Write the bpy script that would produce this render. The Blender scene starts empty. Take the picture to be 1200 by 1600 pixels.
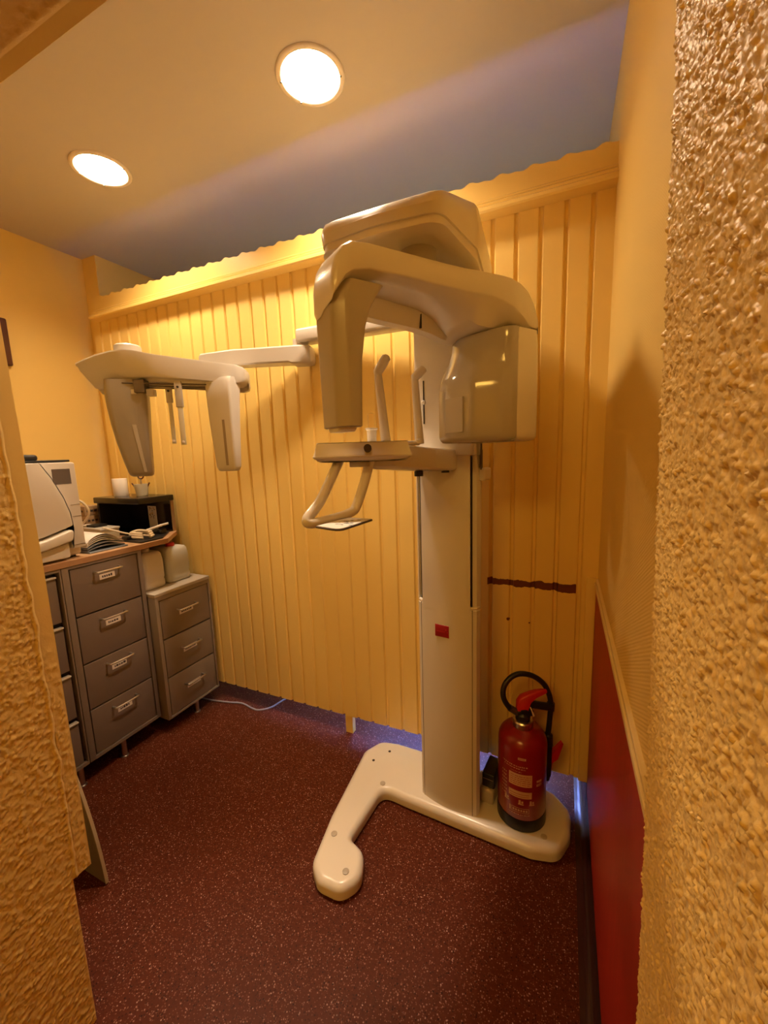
import bpy, bmesh, math, random
from mathutils import Vector, Matrix, noise
random.seed(7)
S = bpy.context.scene
COL = S.collection
PI = math.pi
ORG = {}

# ------------------------------------------------------------------ materials
def mat(name, color, rough=0.5, metallic=0.0, bump=None, spec=0.5, emis=None, alpha=None, trans=None, coat=0.0):
    m = bpy.data.materials.new(name); m.use_nodes = True
    nt = m.node_tree; b = nt.nodes['Principled BSDF']
    b.inputs['Base Color'].default_value = (*color, 1)
    b.inputs['Roughness'].default_value = rough
    b.inputs['Metallic'].default_value = metallic
    b.inputs['Specular IOR Level'].default_value = spec
    b.inputs['Coat Weight'].default_value = coat
    if coat: b.inputs['Coat Roughness'].default_value = 0.08
    if emis:
        b.inputs['Emission Color'].default_value = (*emis[0], 1); b.inputs['Emission Strength'].default_value = emis[1]
    if alpha is not None: b.inputs['Alpha'].default_value = alpha
    if trans: b.inputs['Transmission Weight'].default_value = trans
    if bump:
        scale, strength, dist = bump
        tc = nt.nodes.new('ShaderNodeTexCoord'); nz = nt.nodes.new('ShaderNodeTexNoise')
        nz.inputs['Scale'].default_value = scale; nz.inputs['Detail'].default_value = 4
        bp = nt.nodes.new('ShaderNodeBump'); bp.inputs['Strength'].default_value = strength; bp.inputs['Distance'].default_value = dist
        nt.links.new(tc.outputs['Object'], nz.inputs['Vector']); nt.links.new(nz.outputs['Fac'], bp.inputs['Height'])
        nt.links.new(bp.outputs['Normal'], b.inputs['Normal'])
    return m

def nodes(m):
    nt = m.node_tree; return nt, nt.nodes['Principled BSDF'], nt.links.new

def mixcol(nt, fac, a, b):
    n = nt.nodes.new('ShaderNodeMix'); n.data_type = 'RGBA'
    if isinstance(fac, (int, float)): n.inputs[0].default_value = fac
    else: nt.links.new(fac, n.inputs[0])
    for k, v in ((6, a), (7, b)):
        if isinstance(v, tuple): n.inputs[k].default_value = (*v, 1)
        else: nt.links.new(v, n.inputs[k])
    return n.outputs[2]

def math_n(nt, op, a, b=None, clamp=False):
    n = nt.nodes.new('ShaderNodeMath'); n.operation = op; n.use_clamp = clamp
    for k, v in ((0, a), (1, b)):
        if v is None: continue
        if isinstance(v, (int, float)): n.inputs[k].default_value = v
        else: nt.links.new(v, n.inputs[k])
    return n.outputs[0]

YEL = (0.84, 0.615, 0.19)
M = {}
M['yellow'] = mat('yellow_wall_paint', YEL, 0.6, bump=(55, 0.12, 0.004))
M['ceiling'] = mat('ceiling_paint', (0.53, 0.48, 0.42), 0.8, bump=(80, 0.05, 0.003))
M['rear'] = mat('rear_wall_paint', (0.62, 0.62, 0.62), 0.8)
M['hall'] = mat('hall_wall_paint', YEL, 0.8)
M['hall_fill'] = mat('hall_fill_glow', (1, 1, 1), 0.4, emis=((1.0, 0.54, 0.10), 11))  # amber glow of the added hall panel, brightens shaded fronts
M['cream_trim'] = mat('cream_trim_paint', (0.80, 0.66, 0.38), 0.45)
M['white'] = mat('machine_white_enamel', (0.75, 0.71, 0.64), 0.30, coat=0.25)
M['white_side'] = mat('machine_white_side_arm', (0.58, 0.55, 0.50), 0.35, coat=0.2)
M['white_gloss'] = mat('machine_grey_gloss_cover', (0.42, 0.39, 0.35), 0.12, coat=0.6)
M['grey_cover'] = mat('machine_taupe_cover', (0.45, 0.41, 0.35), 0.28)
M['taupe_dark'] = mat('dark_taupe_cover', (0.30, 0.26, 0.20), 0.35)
M['white_flat'] = mat('machine_white_plastic', (0.68, 0.65, 0.60), 0.42)
M['black'] = mat('black_plastic', (0.012, 0.011, 0.011), 0.4)
M['black_gloss'] = mat('black_lacquer', (0.010, 0.008, 0.008), 0.22)
M['seam'] = mat('dark_seam', (0.03, 0.022, 0.018), 0.6)
M['steel'] = mat('brushed_steel', (0.62, 0.58, 0.52), 0.3, metallic=1.0)
M['chrome'] = mat('chrome', (0.75, 0.72, 0.68), 0.18, metallic=1.0)
M['dark_metal'] = mat('dark_metal', (0.12, 0.10, 0.09), 0.4, metallic=0.6)
M['cab'] = mat('grey_cabinet_enamel', (0.19, 0.145, 0.112), 0.5)
M['cab_front'] = mat('grey_drawer_front', (0.165, 0.122, 0.094), 0.5)
M['cab_small'] = mat('light_grey_cabinet_enamel', (0.27, 0.215, 0.16), 0.5)
M['cab_small_front'] = mat('light_grey_drawer_front', (0.235, 0.185, 0.138), 0.5)
M['cab_top'] = mat('pale_grey_top', (0.46, 0.42, 0.36), 0.5)
M['paper'] = mat('paper_label', (0.72, 0.66, 0.60), 0.7)
M['ink'] = mat('ink', (0.05, 0.04, 0.05), 0.7)
M['beech_edge'] = mat('beech_edge', (0.36, 0.20, 0.10), 0.5)
M['auto'] = mat('sterilizer_beige_plastic', (0.62, 0.57, 0.50), 0.4, bump=(500, 0.05, 0.001))
M['auto_seam'] = mat('sterilizer_seam', (0.20, 0.17, 0.14), 0.6)
M['screen'] = mat('grey_display_glass', (0.12, 0.10, 0.095), 0.2)
M['red'] = mat('extinguisher_red', (0.26, 0.007, 0.006), 0.28, coat=0.3)
M['red_plastic'] = mat('red_plastic', (0.50, 0.015, 0.010), 0.4)
M['ext_label'] = mat('extinguisher_label_print', (0.62, 0.40, 0.26), 0.5)
M['badge'] = mat('badge_red', (0.32, 0.008, 0.015), 0.4)
M['wood_dark'] = mat('dark_frame_wood', (0.075, 0.022, 0.012), 0.4)
M['jug'] = mat('milky_jug_plastic', (0.62, 0.58, 0.50), 0.38)
M['jug_blue'] = mat('milky_jug_plastic_cool', (0.56, 0.58, 0.54), 0.38)
M['cream'] = mat('cream_plastic', (0.72, 0.62, 0.45), 0.45)
M['clear'] = mat('frosted_box_plastic', (0.55, 0.52, 0.40), 0.3)
M['bluegrey'] = mat('blue_grey_folder', (0.16, 0.18, 0.21), 0.5)
M['tan_card'] = mat('tan_cardboard', (0.36, 0.23, 0.11), 0.8)
M['white_paper'] = mat('white_paper', (0.78, 0.74, 0.68), 0.7)
M['board'] = mat('olive_grey_laminate', (0.20, 0.16, 0.10), 0.5)
M['board_edge'] = mat('tan_board_edge', (0.42, 0.33, 0.20), 0.5)
M['cable'] = mat('grey_cable', (0.30, 0.28, 0.28), 0.5)
M['plinth'] = mat('dark_red_vinyl_coving', (0.035, 0.010, 0.010), 0.25)
M['lens'] = mat('lamp_glow', (1, 1, 1), 0.4, emis=((1.0, 0.75, 0.50), 262))
M['lens2'] = mat('lamp_glow_weaker', (1, 1, 1), 0.4, emis=((1.0, 0.75, 0.50), 185))
M['reflector'] = mat('lamp_reflector', (0.85, 0.80, 0.74), 0.3)
M['ring'] = mat('lamp_ring_enamel', (0.80, 0.74, 0.66), 0.35)
M['window_white'] = mat('window_frame_white', (0.75, 0.75, 0.75), 0.4)

def glass(name, tint, rough=0.02):
    m = bpy.data.materials.new(name); m.use_nodes = True
    nt = m.node_tree; b = nt.nodes['Principled BSDF']
    b.inputs['Base Color'].default_value = (*tint, 1); b.inputs['Roughness'].default_value = rough
    b.inputs['Transmission Weight'].default_value = 1.0; b.inputs['IOR'].default_value = 1.15
    return m
M['glass'] = glass('window_glass', (1, 1, 1))
M['tube_glass'] = glass('clear_plastic', (0.95, 0.90, 0.80), 0.08)

def floor_mat():
    m = mat('speckled_dark_red_vinyl', (0.06, 0.013, 0.010), 0.42)
    nt, b, L = nodes(m)
    tc = nt.nodes.new('ShaderNodeTexCoord')
    mp = nt.nodes.new('ShaderNodeMapping'); mp.inputs['Scale'].default_value = (1, 1, 1)
    L(tc.outputs['Object'], mp.inputs['Vector'])
    base = None
    nz = nt.nodes.new('ShaderNodeTexNoise'); nz.inputs['Scale'].default_value = 90; nz.inputs['Detail'].default_value = 3
    L(mp.outputs['Vector'], nz.inputs['Vector'])
    base = mixcol(nt, nz.outputs['Fac'], (0.052, 0.008, 0.002), (0.104, 0.021, 0.007))
    for sc, thr, c, keep in ((260, 0.34, (0.26, 0.115, 0.070), 0.55), (170, 0.30, (0.34, 0.18, 0.12), 0.62), (130, 0.22, (0.50, 0.32, 0.24), 0.74), (190, 0.40, (0.020, 0.004, 0.002), 0.66)):
        v = nt.nodes.new('ShaderNodeTexVoronoi'); v.inputs['Scale'].default_value = sc; v.inputs['Randomness'].default_value = 1
        L(mp.outputs['Vector'], v.inputs['Vector'])
        sep = nt.nodes.new('ShaderNodeSeparateColor'); L(v.outputs['Color'], sep.inputs[0])
        inr = math_n(nt, 'LESS_THAN', v.outputs['Distance'], thr)
        k = math_n(nt, 'GREATER_THAN', sep.outputs[0], keep)
        amt = math_n(nt, 'MULTIPLY', math_n(nt, 'MULTIPLY', inr, k), sep.outputs[1])
        base = mixcol(nt, amt, base, c)
    L(base, b.inputs['Base Color'])
    return m
M['floor'] = floor_mat(); M['floor'].node_tree.nodes['Principled BSDF'].inputs['Specular IOR Level'].default_value = 0.12

def panel_mat():
    """yellow boarding with the bare strip where paint was pulled off"""
    m = mat('yellow_boarding_paint', YEL, 0.42, bump=(70, 0.10, 0.003))
    nt, b, L = nodes(m)
    tc = nt.nodes.new('ShaderNodeTexCoord'); sp = nt.nodes.new('ShaderNodeSeparateXYZ'); L(tc.outputs['Object'], sp.inputs[0])
    nz = nt.nodes.new('ShaderNodeTexNoise'); nz.inputs['Scale'].default_value = 28; nz.inputs['Detail'].default_value = 3
    L(tc.outputs['Object'], nz.inputs['Vector'])
    z = math_n(nt, 'ADD', sp.outputs[2], math_n(nt, 'MULTIPLY', math_n(nt, 'SUBTRACT', nz.outputs['Fac'], 0.5), 0.028))
    zc = math_n(nt, 'ABSOLUTE', math_n(nt, 'SUBTRACT', z, 0.811))
    inz = math_n(nt, 'LESS_THAN', zc, 0.0135)
    inx = math_n(nt, 'LESS_THAN', math_n(nt, 'ABSOLUTE', math_n(nt, 'SUBTRACT', sp.outputs[0], -0.101)), 0.151)
    k = math_n(nt, 'MULTIPLY', inz, inx)
    for (px, pz, r) in ((-0.175, 0.67, 0.006), (-0.10, 0.666, 0.003)):
        dx = math_n(nt, 'SUBTRACT', sp.outputs[0], px); dz = math_n(nt, 'SUBTRACT', sp.outputs[2], pz)
        d = math_n(nt, 'SQRT', math_n(nt, 'ADD', math_n(nt, 'MULTIPLY', dx, dx), math_n(nt, 'MULTIPLY', dz, dz)))
        k = math_n(nt, 'MAXIMUM', k, math_n(nt, 'LESS_THAN', d, r))
    L(mixcol(nt, k, YEL, (0.14, 0.032, 0.010)), b.inputs['Base Color'])
    return m
M['panel'] = panel_mat()

def wallpaper_mat():
    m = mat('yellow_ribbed_wallpaper', YEL, 0.55)
    nt, b, L = nodes(m)
    tc = nt.nodes.new('ShaderNodeTexCoord'); mp = nt.nodes.new('ShaderNodeMapping')
    mp.inputs['Rotation'].default_value = (math.radians(28), 0, 0)
    L(tc.outputs['Object'], mp.inputs['Vector'])
    w = nt.nodes.new('ShaderNodeTexWave'); w.bands_direction = 'Z'; w.inputs['Scale'].default_value = 55; w.inputs['Distortion'].default_value = 0.5
    L(mp.outputs['Vector'], w.inputs['Vector'])
    bp = nt.nodes.new('ShaderNodeBump'); bp.inputs['Strength'].default_value = 0.25; bp.inputs['Distance'].default_value = 0.002
    L(w.outputs['Fac'], bp.inputs['Height']); L(bp.outputs['Normal'], b.inputs['Normal'])
    return m
M['wallpaper'] = wallpaper_mat()

def streak_mat(name, c1, c2, rough, scale):
    m = mat(name, c1, rough)
    nt, b, L = nodes(m)
    tc = nt.nodes.new('ShaderNodeTexCoord'); mp = nt.nodes.new('ShaderNodeMapping'); mp.inputs['Scale'].default_value = scale
    nz = nt.nodes.new('ShaderNodeTexNoise'); nz.inputs['Scale'].default_value = 1; nz.inputs['Detail'].default_value = 5
    L(tc.outputs['Object'], mp.inputs['Vector']); L(mp.outputs['Vector'], nz.inputs['Vector'])
    L(mixcol(nt, nz.outputs['Fac'], c1, c2), b.inputs['Base Color'])
    return m
M['red_panel'] = streak_mat('red_wainscot_stain', (0.34, 0.010, 0.002), (0.46, 0.022, 0.005), 0.5, (60, 60, 3))
M['beech'] = streak_mat('beech_laminate', (0.50, 0.29, 0.15), (0.60, 0.38, 0.21), 0.4, (60, 4, 60))

def plaster_mat():
    m = mat('rough_yellow_plaster', (0.84, 0.61, 0.22), 0.40, spec=0.55)
    nt, b, L = nodes(m)
    tc = nt.nodes.new('ShaderNodeTexCoord')
    nz = nt.nodes.new('ShaderNodeTexNoise'); nz.inputs['Scale'].default_value = 420; nz.inputs['Detail'].default_value = 4
    L(tc.outputs['Object'], nz.inputs['Vector'])
    bp = nt.nodes.new('ShaderNodeBump'); bp.inputs['Strength'].default_value = 0.35; bp.inputs['Distance'].default_value = 0.001
    L(nz.outputs['Fac'], bp.inputs['Height']); L(bp.outputs['Normal'], b.inputs['Normal'])
    return m
M['plaster'] = plaster_mat()

# ------------------------------------------------------------------ mesh builder
class MB:
    def __init__(self): self.v, self.f, self.mi = [], [], []; self.X = None
    def add(self, vs, fs, mi=0):
        o = len(self.v)
        self.v += [tuple(self.X(v)) if self.X else tuple(v) for v in vs]
        self.f += [tuple(i + o for i in f) for f in fs]; self.mi += [mi] * len(fs)
        return self
    def bm(self, b, mi=0):
        b.verts.ensure_lookup_table(); b.verts.index_update()
        self.add([v.co[:] for v in b.verts], [[v.index for v in f.verts] for f in b.faces], mi); b.free(); return self
    def box(self, x0, x1, y0, y1, z0, z1, mi=0, r=0.0, seg=3):
        b = bmesh.new(); bmesh.ops.create_cube(b, size=1)
        for v in b.verts:
            v.co = Vector(((x0 + x1) / 2 + v.co.x * (x1 - x0), (y0 + y1) / 2 + v.co.y * (y1 - y0), (z0 + z1) / 2 + v.co.z * (z1 - z0)))
        if r: bmesh.ops.bevel(b, geom=b.edges[:], offset=r, segments=seg, profile=0.5, affect='EDGES')
        return self.bm(b, mi)
    def loft(self, rings, mi=0, caps=True, closed=True):
        n = len(rings[0]); vs = [p for r in rings for p in r]; fs = []
        for i in range(len(rings) - 1):
            for j in range(n if closed else n - 1):
                k = (j + 1) % n
                fs.append((i * n + j, i * n + k, (i + 1) * n + k, (i + 1) * n + j))
        if caps: fs += [tuple(range(n))[::-1], tuple((len(rings) - 1) * n + j for j in range(n))]
        return self.add(vs, fs, mi)
    def prism(self, poly, z0, z1, mi=0, r=0.0, seg=3, rb=None):
        """vertical prism of a plan outline; rounded at top (r) and bottom (rb)"""
        rings = []
        rb = r if rb is None else rb
        if rb:
            for i in range(seg + 1):
                a = PI / 2 * i / seg; rings.append((rb * (1 - math.sin(a)), z0 + rb * (1 - math.cos(a))))
        else: rings.append((0, z0))
        if r:
            for i in range(seg + 1):
                a = PI / 2 * i / seg; rings.append((r * (1 - math.cos(a)), z1 - r * (1 - math.sin(a))))
        else: rings.append((0, z1))
        return self.loft([[(p[0], p[1], z) for p in inset(poly, d)] for d, z in rings], mi)
    def lathe(self, prof, c=(0, 0, 0), seg=40, mi=0, axis=(0, 0, 1), caps=True):
        q = Vector((0, 0, 1)).rotation_difference(Vector(axis).normalized()); c = Vector(c)
        rings = [[c + q @ Vector((r * math.cos(2 * PI * k / seg), r * math.sin(2 * PI * k / seg), z)) for k in range(seg)] for r, z in prof]
        return self.loft(rings, mi, caps)
    def tube(self, path, r, mi=0, seg=12, smooth=0, flat=None):
        P = [Vector(p) for p in path]
        if smooth: P = spline(P, smooth)
        R = r if callable(r) else (lambda t: r)
        rings = []; t0 = (P[1] - P[0]).normalized()
        u = t0.orthogonal().normalized() if flat is None else (Vector(flat[0]) - t0 * t0.dot(Vector(flat[0]))).normalized()
        for i, p in enumerate(P):
            t = (P[min(i + 1, len(P) - 1)] - P[max(i - 1, 0)]).normalized()
            u = (u - t * u.dot(t)).normalized(); w = t.cross(u)
            rr = R(i / (len(P) - 1)); k = 1 if flat is None else flat[1]
            rings.append([p + u * (rr * math.cos(2 * PI * j / seg)) + w * (rr * k * math.sin(2 * PI * j / seg)) for j in range(seg)])
        return self.loft(rings, mi)
    def build(self, name, mats, parent=None, org=None, ang=35, **props):
        if parent is not None: L0 = ORG[parent.name]
        else: L0 = Vector(org) if org is not None else Vector((0, 0, 0))
        me = bpy.data.meshes.new(name)
        me.from_pydata([tuple(Vector(v) - L0) for v in self.v], [], self.f)
        if not isinstance(mats, (list, tuple)): mats = [mats]
        for m in mats: me.materials.append(M[m] if isinstance(m, str) else m)
        for p, k in zip(me.polygons, self.mi): p.material_index = k; p.use_smooth = True
        b = bmesh.new(); b.from_mesh(me); bmesh.ops.recalc_face_normals(b, faces=b.faces); b.to_mesh(me); b.free()
        me.set_sharp_from_angle(angle=math.radians(ang))
        o = bpy.data.objects.new(name, me); COL.objects.link(o)
        if parent is not None: o.parent = parent
        else: o.location = L0
        ORG[o.name] = L0
        for k, v in props.items(): o[k] = v
        return o

def spline(P, n):
    out = []
    for i in range(len(P) - 1):
        p0, p1, p2, p3 = P[max(i - 1, 0)], P[i], P[i + 1], P[min(i + 2, len(P) - 1)]
        for k in range(n):
            t = k / n
            out.append(0.5 * ((2 * p1) + (p2 - p0) * t + (2 * p0 - 5 * p1 + 4 * p2 - p3) * t * t + (3 * p1 - p0 - 3 * p2 + p3) * t ** 3))
    return out + [P[-1]]

def rpoly(pts, seg=6):
    """outline (x, y, corner radius) -> rounded outline"""
    out = []; n = len(pts)
    for i in range(n):
        p = Vector(pts[i][:2]); r = pts[i][2] if len(pts[i]) > 2 else 0
        a = Vector(pts[i - 1][:2]); b = Vector(pts[(i + 1) % n][:2])
        if r <= 0: out.append((p.x, p.y)); continue
        u = (a - p).normalized(); w = (b - p).normalized()
        th = max(min(u.angle(w), PI - 1e-4), 1e-3); d = min(r / math.tan(th / 2), 0.49 * (a - p).length, 0.49 * (b - p).length)
        s, e = p + u * d, p + w * d
        for k in range(seg + 1):
            t = k / seg; q = (1 - t) ** 2 * s + 2 * t * (1 - t) * p + t * t * e
            # push the quadratic towards a circular arc
            out.append((q.x, q.y))
    return out

def inset(poly, d):
    if abs(d) < 1e-9: return poly
    n = len(poly); A = sum(poly[i][0] * poly[(i + 1) % n][1] - poly[(i + 1) % n][0] * poly[i][1] for i in range(n))
    sg = 1 if A > 0 else -1; out = []
    for i in range(n):
        p = Vector(poly[i]); a = p - Vector(poly[i - 1]); b = Vector(poly[(i + 1) % n]) - p
        if a.length < 1e-9: a = b
        if b.length < 1e-9: b = a
        na = Vector((-a.y, a.x)).normalized() * sg; nb = Vector((-b.y, b.x)).normalized() * sg
        m = (na + nb)
        if m.length < 1e-6: m = na
        m = m.normalized(); c = max(m.dot(na), 0.35)
        q = p + m * (d / c); out.append((q.x, q.y))
    return out

def frame(o, e, n):
    o = Vector(o); e = Vector((*e, 0)); n = Vector((*n, 0)); z = Vector((0, 0, 1))
    return lambda p: o + e * p[0] + n * p[1] + z * p[2]

def thing(name, loc, label, cat, group=None):
    o = bpy.data.objects.new(name, None); COL.objects.link(o); o.location = loc; o.empty_display_size = 0.05
    ORG[o.name] = Vector(loc); o['label'] = label; o['category'] = cat
    if group: o['group'] = group
    return o

def struct(mb, name, mats, parent=None, **k):
    return mb.build(name, mats, parent, kind='structure', **k)

# ------------------------------------------------------------------ the room
XL, XR, YF, YP, YR, ZC = -2.5, 0.116, 0.44, 1.483, 1.98, 2.423
JL, JR, YJ0, ZH = -0.968, 0.080, 0.17, 1.92
HY = -2.30

struct(MB().box(-2.6, 1.6, HY - .1, YR + .1, -0.06, 0.0), 'floor', 'floor')
LAMPS = ((-.730, 1.185), (-1.675, 1.150))
b = bmesh.new(); eds = []
for loop in [[(-2.6, HY - .1), (1.6, HY - .1), (1.6, YR + .1), (-2.6, YR + .1)]] + [[(x + .0865 * math.cos(2 * PI * k / 48), y + .0865 * math.sin(2 * PI * k / 48)) for k in range(48)] for x, y in LAMPS]:
    vs = [b.verts.new((x, y, ZC)) for x, y in loop]
    eds += [b.edges.new((vs[i], vs[(i + 1) % len(vs)])) for i in range(len(vs))]
bmesh.ops.triangle_fill(b, use_beauty=True, edges=eds)
mb = MB().bm(b); mb.box(-2.6, 1.6, HY - .1, YR + .1, ZC + .07, ZC + .12)
struct(mb, 'ceiling', 'ceiling')
mb = MB().box(XL - .1, XL, YJ0, YR, 0, ZC)
mb.box(XL, -2.385, 1.54, YR, 0, ZC)
struct(mb, 'wall_left', 'yellow')
struct(MB().box(XR, XR + .12, YF + .012, YR, 0, ZC), 'wall_right', 'wallpaper')
# rear wall with a window hole behind the boarding
WX0, WX1, WZ0, WZ1 = -1.05, -0.02, 0.30, 1.25
mb = MB()
mb.box(XL, WX0, YR, YR + .1, 0, ZC).box(WX1, XR, YR, YR + .1, 0, ZC).box(WX0, WX1, YR, YR + .1, 0, WZ0).box(WX0, WX1, YR, YR + .1, WZ1, ZC)
struct(mb, 'wall_rear', 'rear')
mb = MB()
for a in (WX0, (WX0 + WX1) / 2 - .025, WX1 - .05): mb.box(a, a + .05, YR + .02, YR + .07, WZ0, WZ1, r=.004)
for z in (WZ0, WZ1 - .05): mb.box(WX0, WX1, YR + .02, YR + .07, z, z + .05, r=.004)
w1 = struct(mb, 'window_1', 'window_white')
struct(MB().box(WX0, WX1, YR + .04, YR + .046, WZ0, WZ1), 'pane', 'glass', w1)
# hall the picture is taken from
struct(MB().box(XL - .1, 1.6, HY - .1, HY, 0, ZC), 'wall_hall', 'hall')
struct(MB().box(XL - .1, XL, HY, YJ0, 0, ZC), 'wall_hall_left', 'hall')
struct(MB().box(1.5, 1.6, HY, YJ0, 0, ZC), 'wall_hall_right', 'hall')

# door wall, with the opening the camera looks through
mb = MB()
jamb_x = lambda z: JL - max(0, z - 1.1) * .0275      # the left jamb is a little out of plumb
mb.loft([[(XL, YJ0, z), (jamb_x(z), YJ0, z), (jamb_x(z), YF, z), (XL, YF, z)] for z in (.385, 1.1, ZC)])
mb.box(XL, JL, YJ0, .402, 0, 0.385)
mb.box(XR - .002, 1.5, YJ0, YF + .012, 0, ZC)
mb.box(JL - .06, XR, YJ0, YF, ZH, ZC)
wf = struct(mb, 'wall_front', 'yellow')

def rough(P, amp, sc):
    """spattered plaster: blobs parted by creases, with pits"""
    q = Vector(P) * sc
    d, _ = noise.voronoi(q + Vector((.35 * noise.noise(q * .8), .35 * noise.noise(q * .8 + Vector((9, 3, 1))), 0)))
    h = min(1.0, (d[1] - d[0]) * 1.7)
    m = noise.noise(q * .33 + Vector((1, 7, 3)))
    return amp * (h * (.60 + .40 * m) + .30 * noise.noise(q * .62 + Vector((5, 1, 9))) - 1.1 * max(0, noise.noise(q * .55 + Vector((4, 4, 2))) - .22))

def skin(name, f, nu, nv, mats):
    """plastered face: f(i/nu, j/nv) -> displaced point"""
    mb = MB(); vs = [f(i / nu, j / nv) for j in range(nv + 1) for i in range(nu + 1)]
    fs = [(j * (nu + 1) + i, j * (nu + 1) + i + 1, (j + 1) * (nu + 1) + i + 1, (j + 1) * (nu + 1) + i) for j in range(nv) for i in range(nu)]
    mb.add(vs, fs)
    return struct(mb, name, mats, wf, ang=80)

def fR(u, v):
    y = .18 + u * (YF + .014 - .18); z = .002 + v * 1.93
    d = rough((y, z * .80, 3.3), .0040, 250)
    x = JR - .0235 * (z - 1.22)
    if u > .99: return (XR, YF + .014, z)
    return (x + .003 - d, y, z)
skin('plaster', fR, 210, 1350, 'plaster')
def fL(u, v):
    z = .386 + v * 1.531
    y = .185 + u * (.414 + .006 * noise.noise(Vector((v * 30, 0, 1))) - .185)
    lip = max(0, 1 - abs(u - .98) / .02) * .002
    return (jamb_x(z) + .001 + (max(0, rough((y, z, 1.3), .0036, 150)) * (1 if u < .99 else 0) + lip if 0 < u < 1 else 0), y, z)
skin('plaster', fL, 100, 520, 'plaster')
def fL2(u, v):
    z = .002 + v * .382; y = .185 + u * (.4015 - .185)
    return (JL + .001 + (max(0, rough((y, z, 1.3), .0036, 150)) if 0 < u < 1 else 0), y, z)
skin('plaster', fL2, 90, 140, 'plaster')
def fLow(u, v):
    y = .412 + u * (YF - .414); z = .388 + v * .62
    return (JL + .001 + max(0, rough((y, z, 1.3), .0030, 150)) * min(1, (1 - v) * 3) * (1 if 0 < u < 1 else .3), y, z)
skin('plaster', fLow, 14, 180, 'plaster')
def fH(u, v):
    x = JL - .02 + u * (JR - JL + .02); y = .19 + v * (.418 - .19)
    lip = max(0, 1 - abs(v - .97) / .03) * .002
    return (x, y, ZH - .001 - (max(0, rough((x, y, 2.2), .0040, 150)) if v < .97 else 0) - lip)
skin('plaster', fH, 360, 80, 'plaster')

# boarded screen in front of the rear wall
mb = MB()
prof = [(-2.385, YP)]
g = -0.098 - 31 * .0744
while g < .09:
    if g > -2.37 and g + .014 < .099:
        prof += [(g - .001, YP), (g + .0035, YP + .008), (g + .0115, YP + .008), (g + .016, YP)]
    g += .0744
prof += [(XR + .004, YP), (XR + .004, YP + .034), (-2.385, YP + .034)]
mb.loft([[(x, y, z) for x, y in prof] for z in (.089, 2.10)])
mb.box(-.905, -.868, YP + .004, YP + .03, 0, .09)
mb.box(-2.30, -2.26, YP + .004, YP + .03, 0, .09)
struct(mb, 'wall_back', 'panel', ang=20)
# cornice board with a scalloped top edge
mb = MB()
x0, x1 = -2.33, XR + .004
top = []
N = 260
for i in range(N + 1):
    x = x0 + (x1 - x0) * i / N; t = ((x + .012) / .098) % 1.0
    top.append((x, 2.166 + .0065 * (math.cos(2 * PI * t) * .6 + .4 * math.cos(4 * PI * t + 1.0))))
poly = [(x0, 2.07)] + top + [(x1, 2.07)]
mb.loft([[(x, YP - .014, z) for x, z in poly], [(x, YP + .01, z) for x, z in poly]])
mp = [(YP, 2.052), (YP - .048, 2.052), (YP - .053, 2.057), (YP - .053, 2.066), (YP - .047, 2.071), (YP - .034, 2.0715), (YP - .031, 2.074), (YP - .037, 2.077), (YP - .038, 2.083), (YP - .033, 2.088), (YP - .022, 2.0885), (YP - .019, 2.091), (YP - .025, 2.094), (YP - .025, 2.099), (YP - .021, 2.103), (YP - .011, 2.1045), (YP, 2.1045)]
mb.loft([[(x, y, z) for y, z in mp] for x in (x0, x1)])
struct(mb, 'trim_1', 'panel', ang=25)
struct(MB().box(.080, .1105, YP - .014, YP - .001, .089, .86, r=.003), 'trim_4', 'yellow')
# red wainscot, its cap and the coved skirting
struct(MB().box(.111, XR + .01, YF + .015, YP - .001, .0, .835), 'trim_2', 'red_panel')
mb = MB().box(.1045, XR + .01, YF + .015, YP - .001, .833, .846, r=.002).box(.108, XR + .01, YF + .015, YP - .001, .846, .856, r=.002)
struct(mb, 'trim_3', 'cream_trim')
mb = MB()
cove = [(.1105, .055)] + [(.1105 - .03 * (1 - math.cos(a)), .055 - .05 * math.sin(a)) for a in [PI / 2 * k / 8 for k in range(1, 9)]] + [(.071, .0035), (.071, .0005), (.1105, .0005)]
mb.loft([[(x, y, z) for x, z in cove] for y in (YF + .02, YP + .30)])
struct(mb, 'baseboard_right', 'plinth', ang=50)

# ------------------------------------------------------------------ ceiling lights
def downlight(x, y, label, lens='lens'):
    t = thing('ceiling_light', (x, y, ZC), label, 'ceiling light', 'recessed ceiling lights')
    c = (x, y, ZC)
    MB().lathe([(.103, .0005), (.1025, -.004), (.099, -.007), (.090, -.0075), (.086, -.004), (.086, .002)], c, 64, caps=False).build('ring', 'ring', t, ang=60)
    MB().lathe([(.0862, .0), (.085, .02), (.081, .05), (.078, .0695)], c, 48, caps=False).build('reflector', 'reflector', t, ang=60)
    MB().lathe([(.0785, .066), (.066, .062), (.050, .059), (.025, .0575), (.0005, .057)], c, 48).build('diffuser', lens, t)
    for a in (.35, 2.5, 3.5): MB().lathe([(.003, -.009), (.003, -.004)], (x + .091 * math.cos(a), y + .091 * math.sin(a), ZC), 10).build('screw', 'dark_metal', t)
    return t
downlight(*LAMPS[0], 'round lit ceiling light above the tall x-ray unit, the nearer one')
downlight(*LAMPS[1], 'round lit ceiling light above the grey cabinets, the farther left one', 'lens2')

t = thing('hall_fill_panel', (-.45, -1.35, ZC), 'unseen square fill panel added on the hall ceiling outside the door', 'ceiling light')  # added out of view to fill the room's shadows through the door
MB().box(-.80, -.10, -1.70, -1.00, ZC - .022, ZC - .001, r=.004).build('housing', 'ring', t)
MB().box(-.78, -.12, -1.68, -1.02, ZC - .026, ZC - .021, r=.001).build('diffuser', 'hall_fill', t)

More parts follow.
